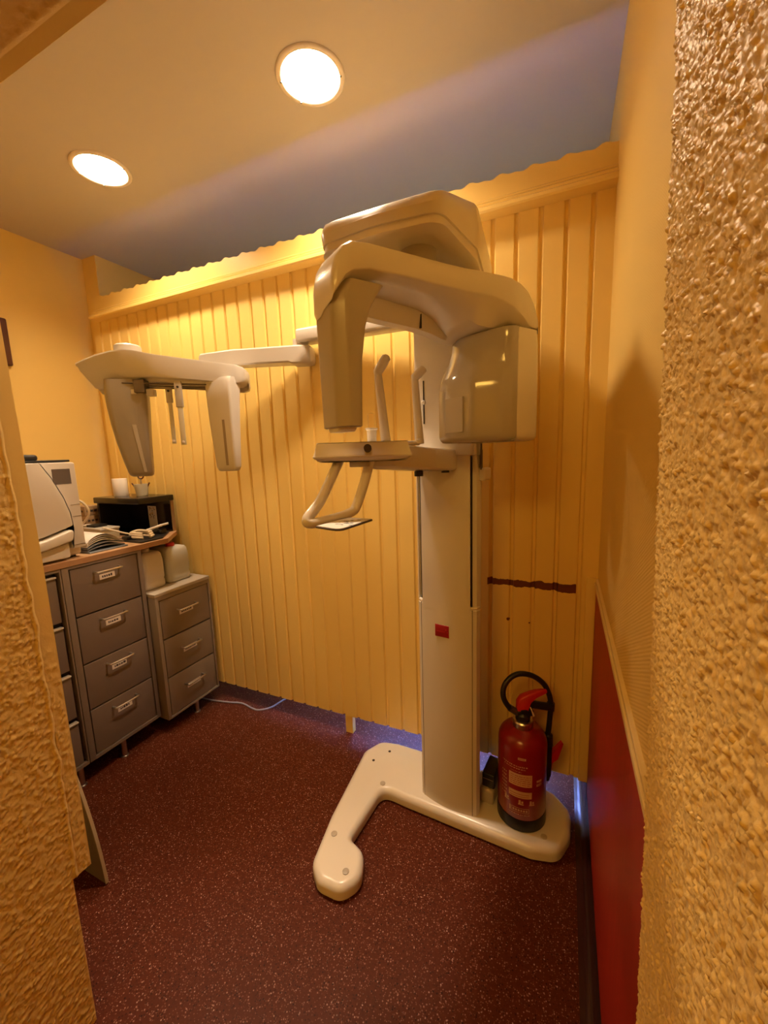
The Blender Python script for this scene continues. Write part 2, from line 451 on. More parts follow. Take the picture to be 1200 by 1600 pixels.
# ------------------------------------------------------------------ x-ray unit
U = thing('dental_xray_unit', (-.342, 1.30, 0), 'tall white panoramic dental x-ray machine on a curved white foot with side arm', 'x-ray machine')
# foot
out = rpoly([(-.742, 1.36, .05), (-.70, 1.44, .06), (-.62, 1.455, .05), (.0, 1.435, .06), (.058, 1.37, .07), (.055, 1.275, .07), (.02, 1.195, .06), (-.06, 1.176, .08),
             (-.50, 1.204, .03), (-.592, 1.213, .10), (-.600, 1.10, .06), (-.608, .992, .02), (-.545, .968, .06), (-.515, .89, .06), (-.555, .834, .05), (-.635, .834, .05), (-.682, .875, .06), (-.712, 1.04, .10)], 7)
base = MB().prism(out, 0.004, .052, r=.022, rb=.006, seg=6).build('base', 'white', U, ang=60)
for k, (x, y) in enumerate([(-.596, 1.226), (-.662, .978), (-.566, .886), (-.024, 1.228)]):
    MB().lathe([(.010, 0), (.010, .0025), (.008, .0035), (.0005, .0035)], (x, y, .0515), 20).build('bolt_cover', 'grey_cover', base)
for x, y in [(-.679, 1.318), (-.637, 1.388)]:
    MB().lathe([(.0055, 0), (.0055, .0012), (.0005, .0012)], (x, y, .0518), 16).build('bolt_hole', 'seam', base)
# column, in its own axes: a across, b out of the front
hv = Vector((.992, -.126)); gv = Vector((-.126, -.992))
CF = frame((-.342, 1.226, 0), hv, gv)
def colsec(w, d0, d1, bulge=.012, ch=.02, n=10):
    pts = []
    for i in range(n + 1):
        a = -w + 2 * w * i / n; pts.append((a, d0 + bulge * (1 - (a / w) ** 2)))
    pts += [(w + ch * .7, d0 - ch * .35), (w + ch, d0 - ch * 1.2), (w + ch - .34 * (d0 - ch * 1.2 - d1), d1), (-w - ch, d1), (-w - ch, d0 - ch * 1.2), (-w - ch * .7, d0 - ch * .35)]
    return pts
mb = MB(); mb.X = CF
sec = colsec(.088, 0, -.20)
mb.loft([[(a, b, z) for a, b in inset(sec, d)] for d, z in ((0, .050), (0, .792), (.003, .797))])
slv = mb.build('column_sleeve', 'white_flat', U, ang=25)
mb = MB(); mb.X = CF
for a in (-.0895, .0895): mb.box(a - .0012, a + .0012, -.012, -.0005, .052, .795)
mb.build('sleeve_joint', 'seam', slv)
mb = MB(); mb.X = CF
for z in (.797,): mb.loft([[(a, b, zz) for a, b in inset(sec, d)] for d, zz in ((.002, .7965), (.0005, .800), (.002, .804), (.008, .8045))])
mb.build('sleeve_rim', 'white', slv, ang=25)
mb = MB(); mb.X = CF
bd = [(-.022, .040), (.022, .040), (.022, .066), (-.022, .066)]
mb.box(-.034, .015, .008, .0128, .690, .732, 0, r=.001)
for a, w in ((-.027, .004), (-.0215, .003), (-.0175, .0025), (-.0140, .004), (-.0090, .003), (-.0050, .003), (-.001, .002)): mb.box(a, a + w, .0124, .0134, .7075, .7105, 1)
mb.box(.003, .006, .0124, .0134, .715, .719, 1); mb.box(.0085, .011, .0124, .0134, .7065, .711, 1)
mb.build('badge', ['badge', 'red_plastic'], slv)
mb = MB(); mb.X = CF
sec2 = [(a, b) for a, b in colsec(.083, .002, -.05, .010, .001)]
mb.loft([[(a, b, z) for a, b in sec2] for z in (.78, 1.285)])
mb.build('column', 'white_flat', U, ang=25)
mb = MB(); mb.X = CF
mb.loft([[(a, b, z) for a, b in rpoly([(-.108, -.19, .006), (.054, -.19, .006), (.107, -.036, .006), (-.108, -.036, .006)], 3)] for z in (.79, 1.80)])
mb.build('column_back', 'white_flat', U)
mb = MB(); mb.X = CF
mb.box(-.094, -.085, -.045, -.012, .80, 1.28); mb.build('cable_slot', 'black', U)
mb = MB(); mb.X = CF; mb.box(.0845, .0875, -.045, -.006, .80, 1.28); mb.build('cable_slot', 'black', U)
mb = MB(); mb.X = CF; mb.loft([[(a, b, z) for a, b in ((.0875, -.010), (.100, -.013), (.107, -.030), (.0875, -.045))] for z in (.797, 1.284)]); mb.build('side_cover', 'white_flat', U)
mb = MB(); mb.X = CF
mb.tube([(-.103, -.018, .80), (-.103, -.018, 1.235)], .0045); mb.lathe([(.0045, 0), (.009, .004), (.009, .028), (.004, .034)], (-.103, -.018, 1.232), 16)
mb.build('guide_rod', 'white', U)
mb = MB(); mb.X = CF
sec3 = colsec(.088, .006, -.10, .010, .012)
mb.loft([[(a, b, z) for a, b in inset(sec3, d)] for d, z in ((.003, 1.284), (0, 1.287), (0, 1.82))])
car = mb.build('carriage', 'white_flat', U, ang=25)
mb = MB(); mb.X = CF
mb.box(-.0630, -.0595, .010, .0135, 1.385, 1.515); mb.build('scale_slot', 'black', car)
mb = MB(); mb.X = CF
mb.lathe([(.007, 0), (.007, .006), (.001, .011)], (-.061, .013, 1.450), 12, axis=(0, 1, 0)); mb.build('slider_knob', 'white', car)
mb = MB(); mb.X = CF
mb.box(.100, .1225, -.09, -.02, 1.205, 1.245, 0, r=.008); mb.box(.1085, .1125, -.03, -.018, 1.24, 1.30, 1)
mb.tube([(.112, -.020, 1.245), (.110, -.020, 1.40)], .003, 1)
mb.build('side_hook', ['white_flat', 'dark_metal'], U)
mb = MB(); mb.X = CF
mb.box(.098, .142, -.175, -.08, .112, .165, 0, r=.004); mb.box(.102, .138, -.0802, -.0795, .145, .1465, 1)
mb.build('cable_box', ['black', 'chrome'], U)
mb = MB(); mb.X = CF
mb.box(.09, .142, -.18, -.07, .052, .1115, 0, r=.012); mb.build('cable_outlet', 'grey_cover', U)

# shoulder
def sh_ring(d, zf):
    o = rpoly([(-.505, .812, .05), (-.36, .795, .30), (-.228, .806, .045), (-.198, 1.01, .10), (-.225, 1.39, .04), (-.455, 1.42, .04), (-.520, 1.06, .10)], 8)
    return [(x, y, zf(y)) for x, y in inset(o, d)]
def zt(y): return 1.783 + .085 * max(0, min(1, (y - .80) / .25)) ** .8
mb = MB()
mb.loft([sh_ring(.034, lambda y: 1.7300), sh_ring(.030, lambda y: 1.7245), sh_ring(.026, lambda y: 1.7240), sh_ring(.006, lambda y: 1.728), sh_ring(.0, lambda y: 1.732), sh_ring(.004, lambda y: 1.748 + .012 * max(0, min(1, (y - .8) / .25))),
         sh_ring(.0, lambda y: 1.7485 + .012 * max(0, min(1, (y - .8) / .25))), sh_ring(-.003, lambda y: (1.75 + zt(y)) / 2), sh_ring(.0, lambda y: zt(y) - .012), sh_ring(.006, lambda y: zt(y) - .003), sh_ring(.016, lambda y: zt(y)), sh_ring(.06, lambda y: zt(y) + .006)])
mb.build('shoulder', 'white', U, ang=28)

# rotating C-arm: e along the arm (detector -> tube), n towards the door side
ce = Vector((.542, .840)); cn = Vector((.840, -.542))
AF = frame((-.306, .905, 0), ce, cn)
def arm_sec(zt_, zb, zu, w, wn, k):
    """cross-section in (n, z) for the bridge: side band down to zb, underside at zu, far lip k deeper"""
    return [(w - .012, zt_), (w - .004, zt_ - .004), (w, zt_ - .014), (w, zb + .004), (w - .003, zb), (w - .040, zu), (-wn + .034, zu - .004), (-wn + .028, zu - .006 - k), (-wn + .006, zu - .008 - k), (-wn, zu - k), (-wn, zt_ - .014), (-wn + .004, zt_ - .004), (-wn + .012, zt_)]
mb = MB(); mb.X = AF
rings = []
for e, zt_, zb, zu, w, wn, k in [(-.240, 1.600, 1.580, 1.572, .050, .030, .002), (-.239, 1.628, 1.588, 1.580, .056, .036, .004), (-.231, 1.656, 1.600, 1.592, .060, .040, .008), (-.218, 1.675, 1.618, 1.608, .063, .044, .02), (-.200, 1.686, 1.632, 1.622, .064, .048, .03), (-.165, 1.690, 1.640, 1.632, .065, .054, .036), (-.08, 1.691, 1.642, 1.634, .067, .060, .040),
                         (.02, 1.691, 1.641, 1.630, .071, .066, .038), (.075, 1.691, 1.640, 1.616, .076, .074, .028), (.110, 1.691, 1.638, 1.598, .082, .082, .014), (.135, 1.690, 1.636, 1.587, .087, .088, .004), (.165, 1.689, 1.632, 1.584, .093, .092, .001), (.195, 1.687, 1.622, 1.584, .097, .096, .0), (.225, 1.680, 1.604, 1.584, .099, .098, .0), (.25, 1.667, 1.588, 1.584, .100, .099, .0), (.270, 1.645, 1.585, 1.583, .100, .099, .0), (.284, 1.618, 1.585, 1.583, .099, .098, .0), (.289, 1.588, 1.584, 1.583, .097, .096, .0)]:
    rings.append([(e, n, z) for n, z in arm_sec(zt_, zb, zu, w, wn, k)])
mb.loft(rings)
arm = mb.build('rotating_arm', 'white', U, ang=40)
mb = MB(); mb.X = AF
mb.lathe([(.040, 1.672), (.040, 1.755)], (0, 0, 0), 40); mb.build('arm_pivot', 'grey_cover', arm)
mb = MB(); mb.X = AF
mb.box(.030, .034, -.0395, -.0345, 1.588, 1.625); mb.build('arm_joint', 'seam', arm)
# detector
def dsec(e0, e1, w): return rpoly([(e0, -w * .52, .012), (e0, w * .60, .020), (e0 + .022, w, .014), (e1, w, .012), (e1, -w * .70, .012), (e0 + .018, -w * .70, .014)], 4)
mb = MB(); mb.X = AF
rings = []
for z, e0, e1, w in [(1.352, -.232, -.190, .054), (1.354, -.235, -.187, .057), (1.40, -.236, -.186, .058), (1.48, -.2375, -.183, .059), (1.54, -.2385, -.174, .060), (1.57, -.239, -.164, .061), (1.595, -.238, -.150, .061), (1.62, -.225, -.130, .058)]:
    rings.append([(a, b, z) for a, b in dsec(e0, e1, w)])
mb.loft(rings)
det = mb.build('detector', 'grey_cover', U, ang=40)
mb = MB(); mb.X = AF
mb.loft([[(a, b, z) for a, b in dsec(-.228, -.196, w)] for z, w in ((1.344, .036), (1.348, .044), (1.353, .046))]); mb.build('detector_end_cap', 'white', det)
mb = MB(); mb.X = AF
mb.box(-.226, -.195, -.0455, -.0405, 1.462, 1.492, r=.002); mb.build('detector_latch', 'chrome', det)
# tube head: glossy front cover and pale back shell
def tsec(z, d=0):
    t = (1.582 - z) / .262            # 0 top, 1 bottom
    s = .014 * math.sin(PI * min(1, t * 1.15)) if t < 1 else 0
    nl = -.098 + .014 * max(0, 1 - t / .45) ** 1.0
    b_ = max(0, min(1, (.52 - t) / .46)); e0 = .122 + .040 * b_ * b_ * (3 - 2 * b_)
    return [(e0 + .012, nl + d, .02), (e0 - .004 + d, nl * .35, .12), (e0 + .004 + d, .035, .05), (min(e0 + .045, .182), .088 - d, .03), (.192, .101 - d, .02), (.208, .1035 - d, .001), (.208, -.1035 + d, .001), (e0 + .06, -.104 + d, .02)]
mb = MB(); mb.X = AF
rings = []
for z, d in [(1.318, .018), (1.320, .009), (1.326, .003), (1.334, 0), (1.37, 0), (1.41, 0), (1.45, 0), (1.475, 0), (1.485, 0), (1.495, 0), (1.505, 0), (1.515, 0), (1.525, 0), (1.535, 0), (1.545, 0), (1.555, 0), (1.575, 0), (1.5805, .001)]:
    rings.append([(a, b, z) for a, b in inset(rpoly(tsec(z), 6), d)])
mb.loft(rings)
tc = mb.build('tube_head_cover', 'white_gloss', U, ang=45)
mb = MB(); mb.X = AF
bs = lambda z: rpoly([(.2075, -.1045, .001), (.2075, .1045, .001), (.286, .1035, .02), (.306, .07, .03), (.306, -.07, .03), (.286, -.1035, .02)], 5)
mb.loft([[(a, b, z) for a, b in inset(bs(z), d)] for z, d in ((1.318, .014), (1.321, .006), (1.328, .001), (1.34, 0), (1.50, 0), (1.55, .001), (1.575, .003), (1.5805, .004))])
mb.build('tube_head_shell', 'white', U, ang=45)
mb = MB(); mb.X = AF
mb.loft([[(a, b, z) for a, b in inset(rpoly([(.19, -.08, .02), (.19, .05, .02), (.22, .08, .02), (.275, .085, .02), (.275, -.085, .02)], 4), .002)] for z in (1.570, 1.590)])
mb.build('tube_head_joint', 'seam', tc)
mb = MB(); mb.X = AF
mb.loft([[(e, n, z) for e, n in ((.1185 + o, -.050), (.1185 + o, .012), (.128, .012), (.128, -.050))] for z, o in ((1.345, .0), (1.43, .0))])
mb.build('label_plate', 'cab_top', tc)

# chin rest
tv = Vector((.91, .415)); wv = Vector((-.415, .91))
TF = frame((-.533, .789, 0), tv, wv)
mb = MB(); mb.X = TF
o = rpoly([(-.002, .0, .012), (.232, .0, .012), (.236, .10, .02), (.20, .142, .02), (.03, .142, .02), (-.002, .10, .02)], 5)
mb.loft([[(a, b, z) for a, b in inset(o, d)] for d, z in ((.035, 1.281), (.012, 1.285), (.001, 1.292), (0, 1.295), (.002, 1.298), (.011, 1.325), (.014, 1.327))])
tab = mb.build('chin_rest_table', 'white', U, ang=30)
mb = MB(); mb.X = TF
mb.lathe([(.0, -.004), (.009, -.004), (.009, .008), (.0005, .008)], (.128, .004, 1.311), 18, axis=(0, -1, .2)); mb.build('adjuster_socket', 'dark_metal', tab)
mb = MB(); mb.X = TF
mb.lathe([(.024, 1.268), (.025, 1.271), (.025, 1.284)], (.105, .055, 0), 28); mb.build('table_knob', 'grey_cover', tab)
mb = MB()
o = rpoly([(-.298, 1.225, .006), (-.300, 1.185, .015), (-.335, 1.120, .03), (-.400, .955, .02), (-.475, .93, .02), (-.455, 1.10, .04), (-.430, 1.235, .01)], 5)
mb.loft([[(x, y, z + .022 * max(0, (1.19 - y) / .26)) for x, y in inset(o, d)] for d, z in ((.022, 1.238), (.006, 1.241), (0, 1.246), (0, 1.276), (.004, 1.300), (.008, 1.303))])
carm = mb.build('chin_rest_arm', 'white', U, ang=30)
MB().lathe([(.013, 0), (.013, .014), (.010, .016)], (-.382, 1.098, 1.230), 18).build('lock_knob', 'black', carm)
MB().lathe([(.012, 0), (.012, .006)], (-.325, 1.175, 1.2355), 18).build('arm_bushing', 'black', carm)
hb = MB().tube([(-.503, .862, 1.290), (-.506, .850, 1.272), (-.516, .786, 1.195), (-.524, .742, 1.160), (-.517, .742, 1.148), (-.495, .800, 1.150), (-.480, .858, 1.156), (-.473, .880, 1.170), (-.456, .897, 1.230), (-.445, .906, 1.278), (-.440, .900, 1.29)], .0135, smooth=6, seg=14, flat=((0, 1, .2), .85)).build('hand_grip', 'white', U, ang=60)
mb = MB()
o = rpoly([(-.488, .716, .006), (-.412, .692, .02), (-.404, .832, .006), (-.474, .838, .006)], 4)
mb.loft([[(x, y, z) for x, y in inset(o, d)] for d, z in ((.001, 1.1435), (0, 1.1445), (0, 1.147), (.001, 1.148))])
pl = mb.build('grip_plate', 'dark_metal', U)
mb = MB()
mb.loft([[(x, y, z) for x, y in inset(o, .003)] for z in (1.1478, 1.1486)])
for k in range(14):
    x = -.462 + random.random() * .045; y = .735 + random.random() * .075
    mb.box(x, x + .004 + random.random() * .008, y, y + .003 + random.random() * .006, 1.1484, 1.1489, 1)
mb.build('instruction_sticker', ['white_paper', 'bluegrey'], pl)
def temple(b, m, tp):
    t = thing_part = MB()
    b, m, tp = Vector(b), Vector(m), Vector(tp)
    t.tube([b, b.lerp(m, .35), b.lerp(m, .85), m], lambda s: .0125 - .0035 * s, seg=10, flat=((.9, .4, 0), .6), smooth=3)
    t.tube([m - (m - b).normalized() * .006, m, m.lerp(tp, .4), tp - (tp - m) * .1, tp], lambda s: .0095 + .003 * math.sin(PI * min(1, s)) - .004 * max(0, s - .8) * 5, seg=10, flat=((.9, .4, 0), .6))
    t.lathe([(.006, 0), (.013, .002), (.013, .012), (.008, .015)], b + Vector((0, 0, -.010)), 16)
    return t.build('temple_support', 'white', U, ang=50)
temple((-.408, .929, 1.326), (-.432, .946, 1.499), (-.411, .962, 1.540))
ts = temple((-.365, 1.059, 1.330), (-.382, 1.080, 1.501), (-.358, 1.094, 1.527))
MB().tube([(-.366, 1.058, 1.324), (-.405, 1.010, 1.322)], .007).build('temple_bracket', 'white', U)

# cephalostat: beam, jointed arm, head with two hanging units
mb = MB()
def bar(mb, p, q, w, h, r, mi=0):
    p, q = Vector(p), Vector(q); d = (q - p); L = d.length; d.normalize(); s = Vector((-d.y, d.x, 0)).normalized()
    X = mb.X; mb.X = lambda v: p + d * v[0] + s * v[1] + Vector((0, 0, 1)) * v[2]
    mb.box(0, L, -w / 2, w / 2, -h / 2, h / 2, mi, r); mb.X = X
bar(mb, (-.43, 1.385, 1.752), (-.992, 1.43, 1.772), .07, .054, .010)
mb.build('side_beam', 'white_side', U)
mb = MB()
dl = Vector((-.432, -.165, .0)).normalized()
p, q = Vector((-.975, 1.435, 1.702)), Vector((-1.405, 1.305, 1.703))
d = (q - p); L = d.length; d.normalize(); s = Vector((-d.y, d.x, 0)).normalized()
mb.X = lambda v: p + d * v[0] + s * v[1] + Vector((0, 0, 1)) * v[2]
rr = []
for k, (a, zt_, zb, w) in enumerate([(-.035, .018, -.028, .020), (-.028, .030, -.034, .034), (-.01, .034, -.036, .040), (.05, .034, -.036, .040), (.06, .034, -.030, .040), (.30, .034, -.028, .038), (L - .01, .026, -.022, .034), (L, .020, -.018, .028)]):
    rr.append([(a, w * .9, zb + .006), (a, w * .9 - .006, zb), (a, -w + .006, zb), (a, -w, zb + .006), (a, -w, zt_ - .006), (a, -w + .006, zt_), (a, w - .006, zt_), (a, w, zt_ - .006)])
mb.loft(rr)
mb.lathe([(.030, .030), (.030, .06)], (.02, 0, 0), 24)
mb.build('jointed_arm', 'white_side', U, ang=40)
dv = Vector((.875, .484)); mv = Vector((.484, -.875))
o0 = Vector((-1.838, 1.053)) - mv * .085
HF = frame((o0.x * .9, o0.y * .9, .13), dv * .9, mv * .9)
HFz = HF
HF = lambda p: HFz((p[0], p[1], p[2] * .9))
mb = MB(); mb.X = HF
rr = []
#        s     m_top  z_top  m_bot  z_bot
for s, mt, z1, mbt, z0, ml in [(-.004, .074, 1.700, .068, 1.690, .0), (.0, .085, 1.704, .060, 1.672, -.02), (.03, .087, 1.716, .026, 1.612, -.05), (.08, .088, 1.735, .018, 1.612, -.07), (.14, .088, 1.750, .020, 1.628, -.085), (.19, .088, 1.755, .034, 1.640, -.09), (.235, .088, 1.750, .056, 1.646, -.09),
                               (.28, .090, 1.740, .076, 1.646, -.09), (.32, .090, 1.732, .083, 1.641, -.09), (.43, .089, 1.716, .085, 1.631, -.09), (.55, .086, 1.700, .082, 1.619, -.085), (.63, .080, 1.690, .076, 1.613, -.075), (.655, .066, 1.683, .062, 1.618, -.06), (.664, .045, 1.675, .042, 1.630, -.04)]:
    zs = z0 - .018
    rr.append([(s, mt, z1), (s, mt + .002, z1 - .006), (s, mbt + (mt - mbt) * .25, z0 + .018), (s, mbt, z0 + .004), (s, mbt - .006, z0), (s, ml + .03, z0), (s, ml + .026, zs), (s, ml, zs), (s, ml, z1 - .012), (s, ml + .014, z1), (s, mt - .02, z1 + .003)])
mb.loft(rr)
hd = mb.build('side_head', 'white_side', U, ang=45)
mb = MB(); mb.X = HF
mb.lathe([(.052, 1.745), (.054, 1.750), (.052, 1.790), (.046, 1.796), (.0005, 1.797)], (.16, -.02, 0), 32)
mb.build('pivot_cap', 'white_side', hd)
mb = MB(); mb.X = HF
for m_, z_ in ((.062, 1.630), (.040, 1.622), (.018, 1.618)):
    mb.tube([(.16, m_, z_ - .004), (.63, m_ + .004, z_ - .022)], .0028)
mb.build('rail', 'dark_metal', hd)
mb = MB(); mb.X = HF
mb.box(.205, .250, .02, .065, 1.585, 1.640, 0, r=.003); mb.box(.252, .282, .03, .060, 1.572, 1.600, 1, r=.002); mb.box(.190, .212, .045, .06, 1.58, 1.60, 2, r=.002)
mb.build('head_bracket', ['dark_metal', 'grey_cover', 'white_flat'], hd)
# units hanging from the head
_cs, _sn = math.cos(math.radians(-14)), math.sin(math.radians(-14))
def HL(p):
    a, b, z = p[0] - .16, p[1] - .03 + (p[2] - 1.64) * .12, p[2]
    return HF((.16 + a * _cs - b * _sn, .03 + a * _sn + b * _cs, z))
mb = MB(); mb.X = HL
rr = []
for z, a0, a1, m0, m1 in [(1.642, .080, .242, -.010, .060), (1.596, .078, .240, -.010, .072), (1.53, .079, .236, -.012, .073), (1.46, .084, .230, -.012, .072), (1.38, .094, .224, -.010, .070), (1.30, .108, .220, -.008, .066), (1.250, .118, .218, -.004, .062), (1.236, .124, .216, .0, .058), (1.230, .134, .208, .008, .050)]:
    rr.append([(a, b, z) for a, b in rpoly([(a0, m0, .02), (a1, m0, .02), (a1, m1, .022), (a0, m1, .03)], 5)])
mb.loft(rr)
su = mb.build('film_holder_unit', 'taupe_dark', U, ang=45)
mb = MB(); mb.X = HL
rr = [[(a, b, z) for a, b in ((.168 + (1.46 - z) * .09, .055), (.184 + (1.46 - z) * .07, .055), (.184 + (1.46 - z) * .07, f), (.168 + (1.46 - z) * .09, f))] for z, f in ((1.455, .0735), (1.38, .0715), (1.30, .0675), (1.25, .0638))]
mb.loft(rr); mb.build('slit_window', 'cab_top', su)
_c2, _s2 = math.cos(math.radians(24)), math.sin(math.radians(24))
def HR(p):
    a, b = p[0] - .585, p[1] - .07
    return HF((.570 + a * _c2 - b * _s2, .07 + a * _s2 + b * _c2, p[2]))
mb = MB(); mb.X = HR
rr = []
for z, a0, a1, m0, m1 in [(1.640, .512, .640, .02, .082), (1.622, .512, .642, .020, .094), (1.55, .514, .642, .030, .095), (1.45, .519, .642, .040, .095), (1.35, .526, .642, .048, .093), (1.262, .532, .640, .053, .091), (1.246, .540, .633, .057, .088), (1.243, .546, .626, .06, .085)]:
    rr.append([(a, b, z) for a, b in rpoly([(a0, m0, .006), (a1, m0, .006), (a1, m1, .012), (a0, m1, .012)], 4)])
mb.loft(rr)
cu = mb.build('collimator_unit', 'white_side', U, ang=45)
mb = MB(); mb.X = HR
for z0, z1, f0, f1 in ((1.30, 1.462, .0926, .0957),):
    mb.loft([[(a, b, z) for a, b in ((.590, .08), (.603, .08), (.603, f), (.590, f))] for z, f in ((1.268, .0922), (1.35, .0937), (1.45, .0957), (1.462, .0957))])
mb.build('slit_window', 'cab_small', cu)
for a0, m_, w, zt0, zm, zb, nm in ((.318, .030, .026, 1.620, 1.545, 1.370, 'ear_rod'), (.375, .078, .030, 1.628, 1.520, 1.362, 'ear_rod')):
    mb = MB(); mb.X = HF
    mb.box(a0, a0 + w, m_ - .010, m_, zm, zt0, 0, r=.002)
    mb.box(a0 + .005, a0 + w - .004, m_ - .007, m_ - .002, zb, zm + .02, 1, r=.0015)
    mb.lathe([(.006, 0), (.006, .004), (.0005, .005)], (a0 + w / 2, m_ - .003, zb + .012), 12, mi=2, axis=(0, 1, 0))
    mb.lathe([(.005, 0), (.005, .003), (.0005, .0035)], (a0 + w / 2, m_, zt0 - .025), 12, mi=3, axis=(0, 1, 0))
    mb.build(nm, ['grey_cover', 'clear', 'paper', 'seam'], U)

# cup with a clear bite tube on the chin rest table
t = thing('bite_tube_holder', (-.447, .930, 1.327), 'small white cup holding a clear tube on the chin rest table', 'cup')
MB().lathe([(.010, 0), (.0115, .002), (.0125, .030), (.016, .032), (.016, .035), (.012, .036)], (-.447, .930, 1.327), 20).build('cup', 'white', t)
MB().lathe([(.0085, .036), (.0085, .068), (.0075, .072), (.001, .073)], (-.447, .930, 1.327), 16).build('tube', 'tube_glass', t)

# ------------------------------------------------------------------ fire extinguisher
EX, EY, EZ = -.101, 1.294, .052
R_ = .078
F = thing('fire_extinguisher', (EX, EY, EZ), 'red fire extinguisher with black hose standing on the white machine foot', 'fire extinguisher')
def q(u, v): return None
MB().lathe([(.074, 0), (.079, .003), (.0795, .030), (.0775, .042), (.07, .044)], (EX, EY, EZ), 40).build('foot_ring', 'black', F)
body = MB().lathe([(.070, .02), (R_ - .004, .040), (R_, .048), (R_, .286), (R_ - .002, .298), (R_ - .007, .310), (R_ - .015, .320), (R_ - .028, .328), (.034, .332), (.030, .336)], (EX, EY, EZ), 56).build('cylinder', 'red', F, ang=60)
MB().lathe([(.030, .330), (.033, .332), (.033, .352), (.030, .356), (.026, .357)], (EX, EY, EZ), 32).build('neck_collar', 'steel', F)
# printing wrapped round the cylinder, facing the door
af = math.atan2(-1.294, .101) - .10
mb = MB()
def wrap(a0, a1, z0, z1, mi, r=R_ + .0006):
    n = max(2, int(abs(a1 - a0) / .08) + 1)
    vs = []; fs = []
    for i in range(n + 1):
        a = af + a0 + (a1 - a0) * i / n
        for z in (z0, z1): vs.append((EX + r * math.cos(a), EY + r * math.sin(a), EZ + z))
    for i in range(n): fs.append((2 * i, 2 * i + 2, 2 * i + 3, 2 * i + 1))
    mb.add(vs, fs, mi)
wrap(-.06, .26, .262, .270, 0)
for k in range(4): wrap(-.02 + .06 * k, .015 + .06 * k, .2645, .2675, 1, R_ + .0010)
def textline(a0, a1, z, h, dens=.75):
    a = a0
    while a < a1:
        w = .02 + random.random() * .06
        wrap(a, min(a + w, a1), z, z + h * (.7 + .3 * random.random()), 0); a += w + .02 + random.random() * .02 / dens
mb.build('number_sticker', ['ext_label', 'badge'], body)
mb = MB()
textline(-.75, .35, .236, .004); textline(-.65, .25, .228, .0035); textline(-.35, .10, .218, .0025)
wrap(-.42, .52, .168, .212, 0)
for k in range(5): 
    a = -.36
    while a < .42:
        w = .05 + random.random() * .12; wrap(a, min(a + w, .46), .174 + k * .0072, .1758 + k * .0072, 1, R_ + .0010); a += w + .03
wrap(-.42, .52, .126, .150, 0)
for k in range(2): wrap(-.36, .40, .131 + k * .008, .1325 + k * .008, 1, R_ + .0010)
for a in (-.62, -.02, .42): 
    wrap(a, a + .22, .102, .106, 0); wrap(a + .02, a + .10, .106, .119, 0); wrap(a + .13, a + .2, .108, .116, 0)
wrap(-.38, -.33, .072, .090, 0); wrap(-.30, .42, .088, .0895, 0); wrap(-.30, .42, .072, .0735, 0); wrap(-.30, -.285, .072, .0895, 0); wrap(.405, .42, .072, .0895, 0)
for k in range(6): wrap(-.24 + k * .105, -.17 + k * .105, .077, .084, 0)
textline(-.42, .44, .064, .0025)
for k in range(7): textline(-.78, -.52, .120 + k * .013, .005)
textline(.72, .98, .168, .012); wrap(.72, .98, .182, .190, 0)
mb.build('printed_label', ['ext_label', 'badge'], body)
mb = MB(); wrap(-1.35, -1.20, .185, .262, 0); mb.build('side_sticker', 'ext_label', body)
EF = frame((EX, EY, EZ), (.911, .412), (.412, -.911))     # a to the right as seen from the door, b towards the door
mb = MB(); mb.X = EF
mb.lathe([(.024, .355), (.024, .375), (.018, .382), (.018, .395), (.010, .400)], (0, 0, 0), 24)
mb.box(-.022, .032, -.014, .014, .372, .392, 0, r=.004)
mb.build('valve', 'black', F)
mb = MB(); mb.X = EF
rr = []
for a, z0, z1, w in [(-.022, .386, .396, .008), (-.020, .386, .424, .012), (-.008, .386, .440, .014), (.012, .392, .448, .014), (.022, .420, .452, .013), (.040, .436, .457, .012), (.060, .444, .459, .010), (.076, .449, .458, .006)]:
    rr.append([(a, w, z0), (a, -w, z0), (a, -w, z1 - .006), (a, -w * .6, z1), (a, w * .6, z1), (a, w, z1 - .006)])
mb.loft(rr); mb.build('squeeze_lever', 'red_plastic', F, ang=50)
mb = MB(); mb.X = EF
mb.loft([[(.016, .016, .408), (.020, .016, .408), (.020, .018, .408), (.016, .018, .408)], [(.022, .018, .392), (.026, .018, .392), (.026, .020, .392), (.022, .020, .392)], [(.026, .018, .376), (.033, .018, .378), (.033, .020, .378), (.026, .020, .376)]])
mb.build('seal_tag', 'cream', F)
mb = MB(); mb.X = EF
mb.tube([(.030, -.005, .404), (.094, -.010, .388)], .0125, seg=16); mb.build('carrying_bar', 'black', F)
def hp(u, v): return None
mb = MB(); mb.X = EF
mb.tube([(-.026, .002, .386), (-.048, .004, .402), (-.066, .004, .436), (-.064, -.002, .470), (-.042, -.008, .498), (-.008, -.012, .510), (.036, -.012, .500), (.072, -.012, .470), (.092, -.012, .428), (.097, -.012, .390), (.095, -.012, .340), (.091, -.012, .285)], .0088, smooth=6, seg=14)
mb.build('hose', 'black', F, ang=60)
mb = MB(); mb.X = EF
mb.tube([(-.020, .002, .380), (-.046, .004, .400)], .011, seg=16); mb.build('hose_fitting', 'dark_metal', F)
mb = MB(); mb.X = EF; mb.tube([(.0975, -.012, .402), (.0965, -.012, .376)], .0125, seg=16); mb.build('hose_fitting', 'black', F)
mb = MB(); mb.X = EF
mb.lathe([(.010, .29), (.015, .285), (.016, .250), (.013, .245)], (.091, -.012, 0), 20)
mb.tube([(.090, -.012, .25), (.088, -.012, .135)], lambda s: .0155 + .001 * s, seg=18); mb.lathe([(.012, .118), (.014, .138)], (.088, -.012, 0), 18)
mb.build('discharge_nozzle', 'black', F)
mb = MB(); mb.X = EF
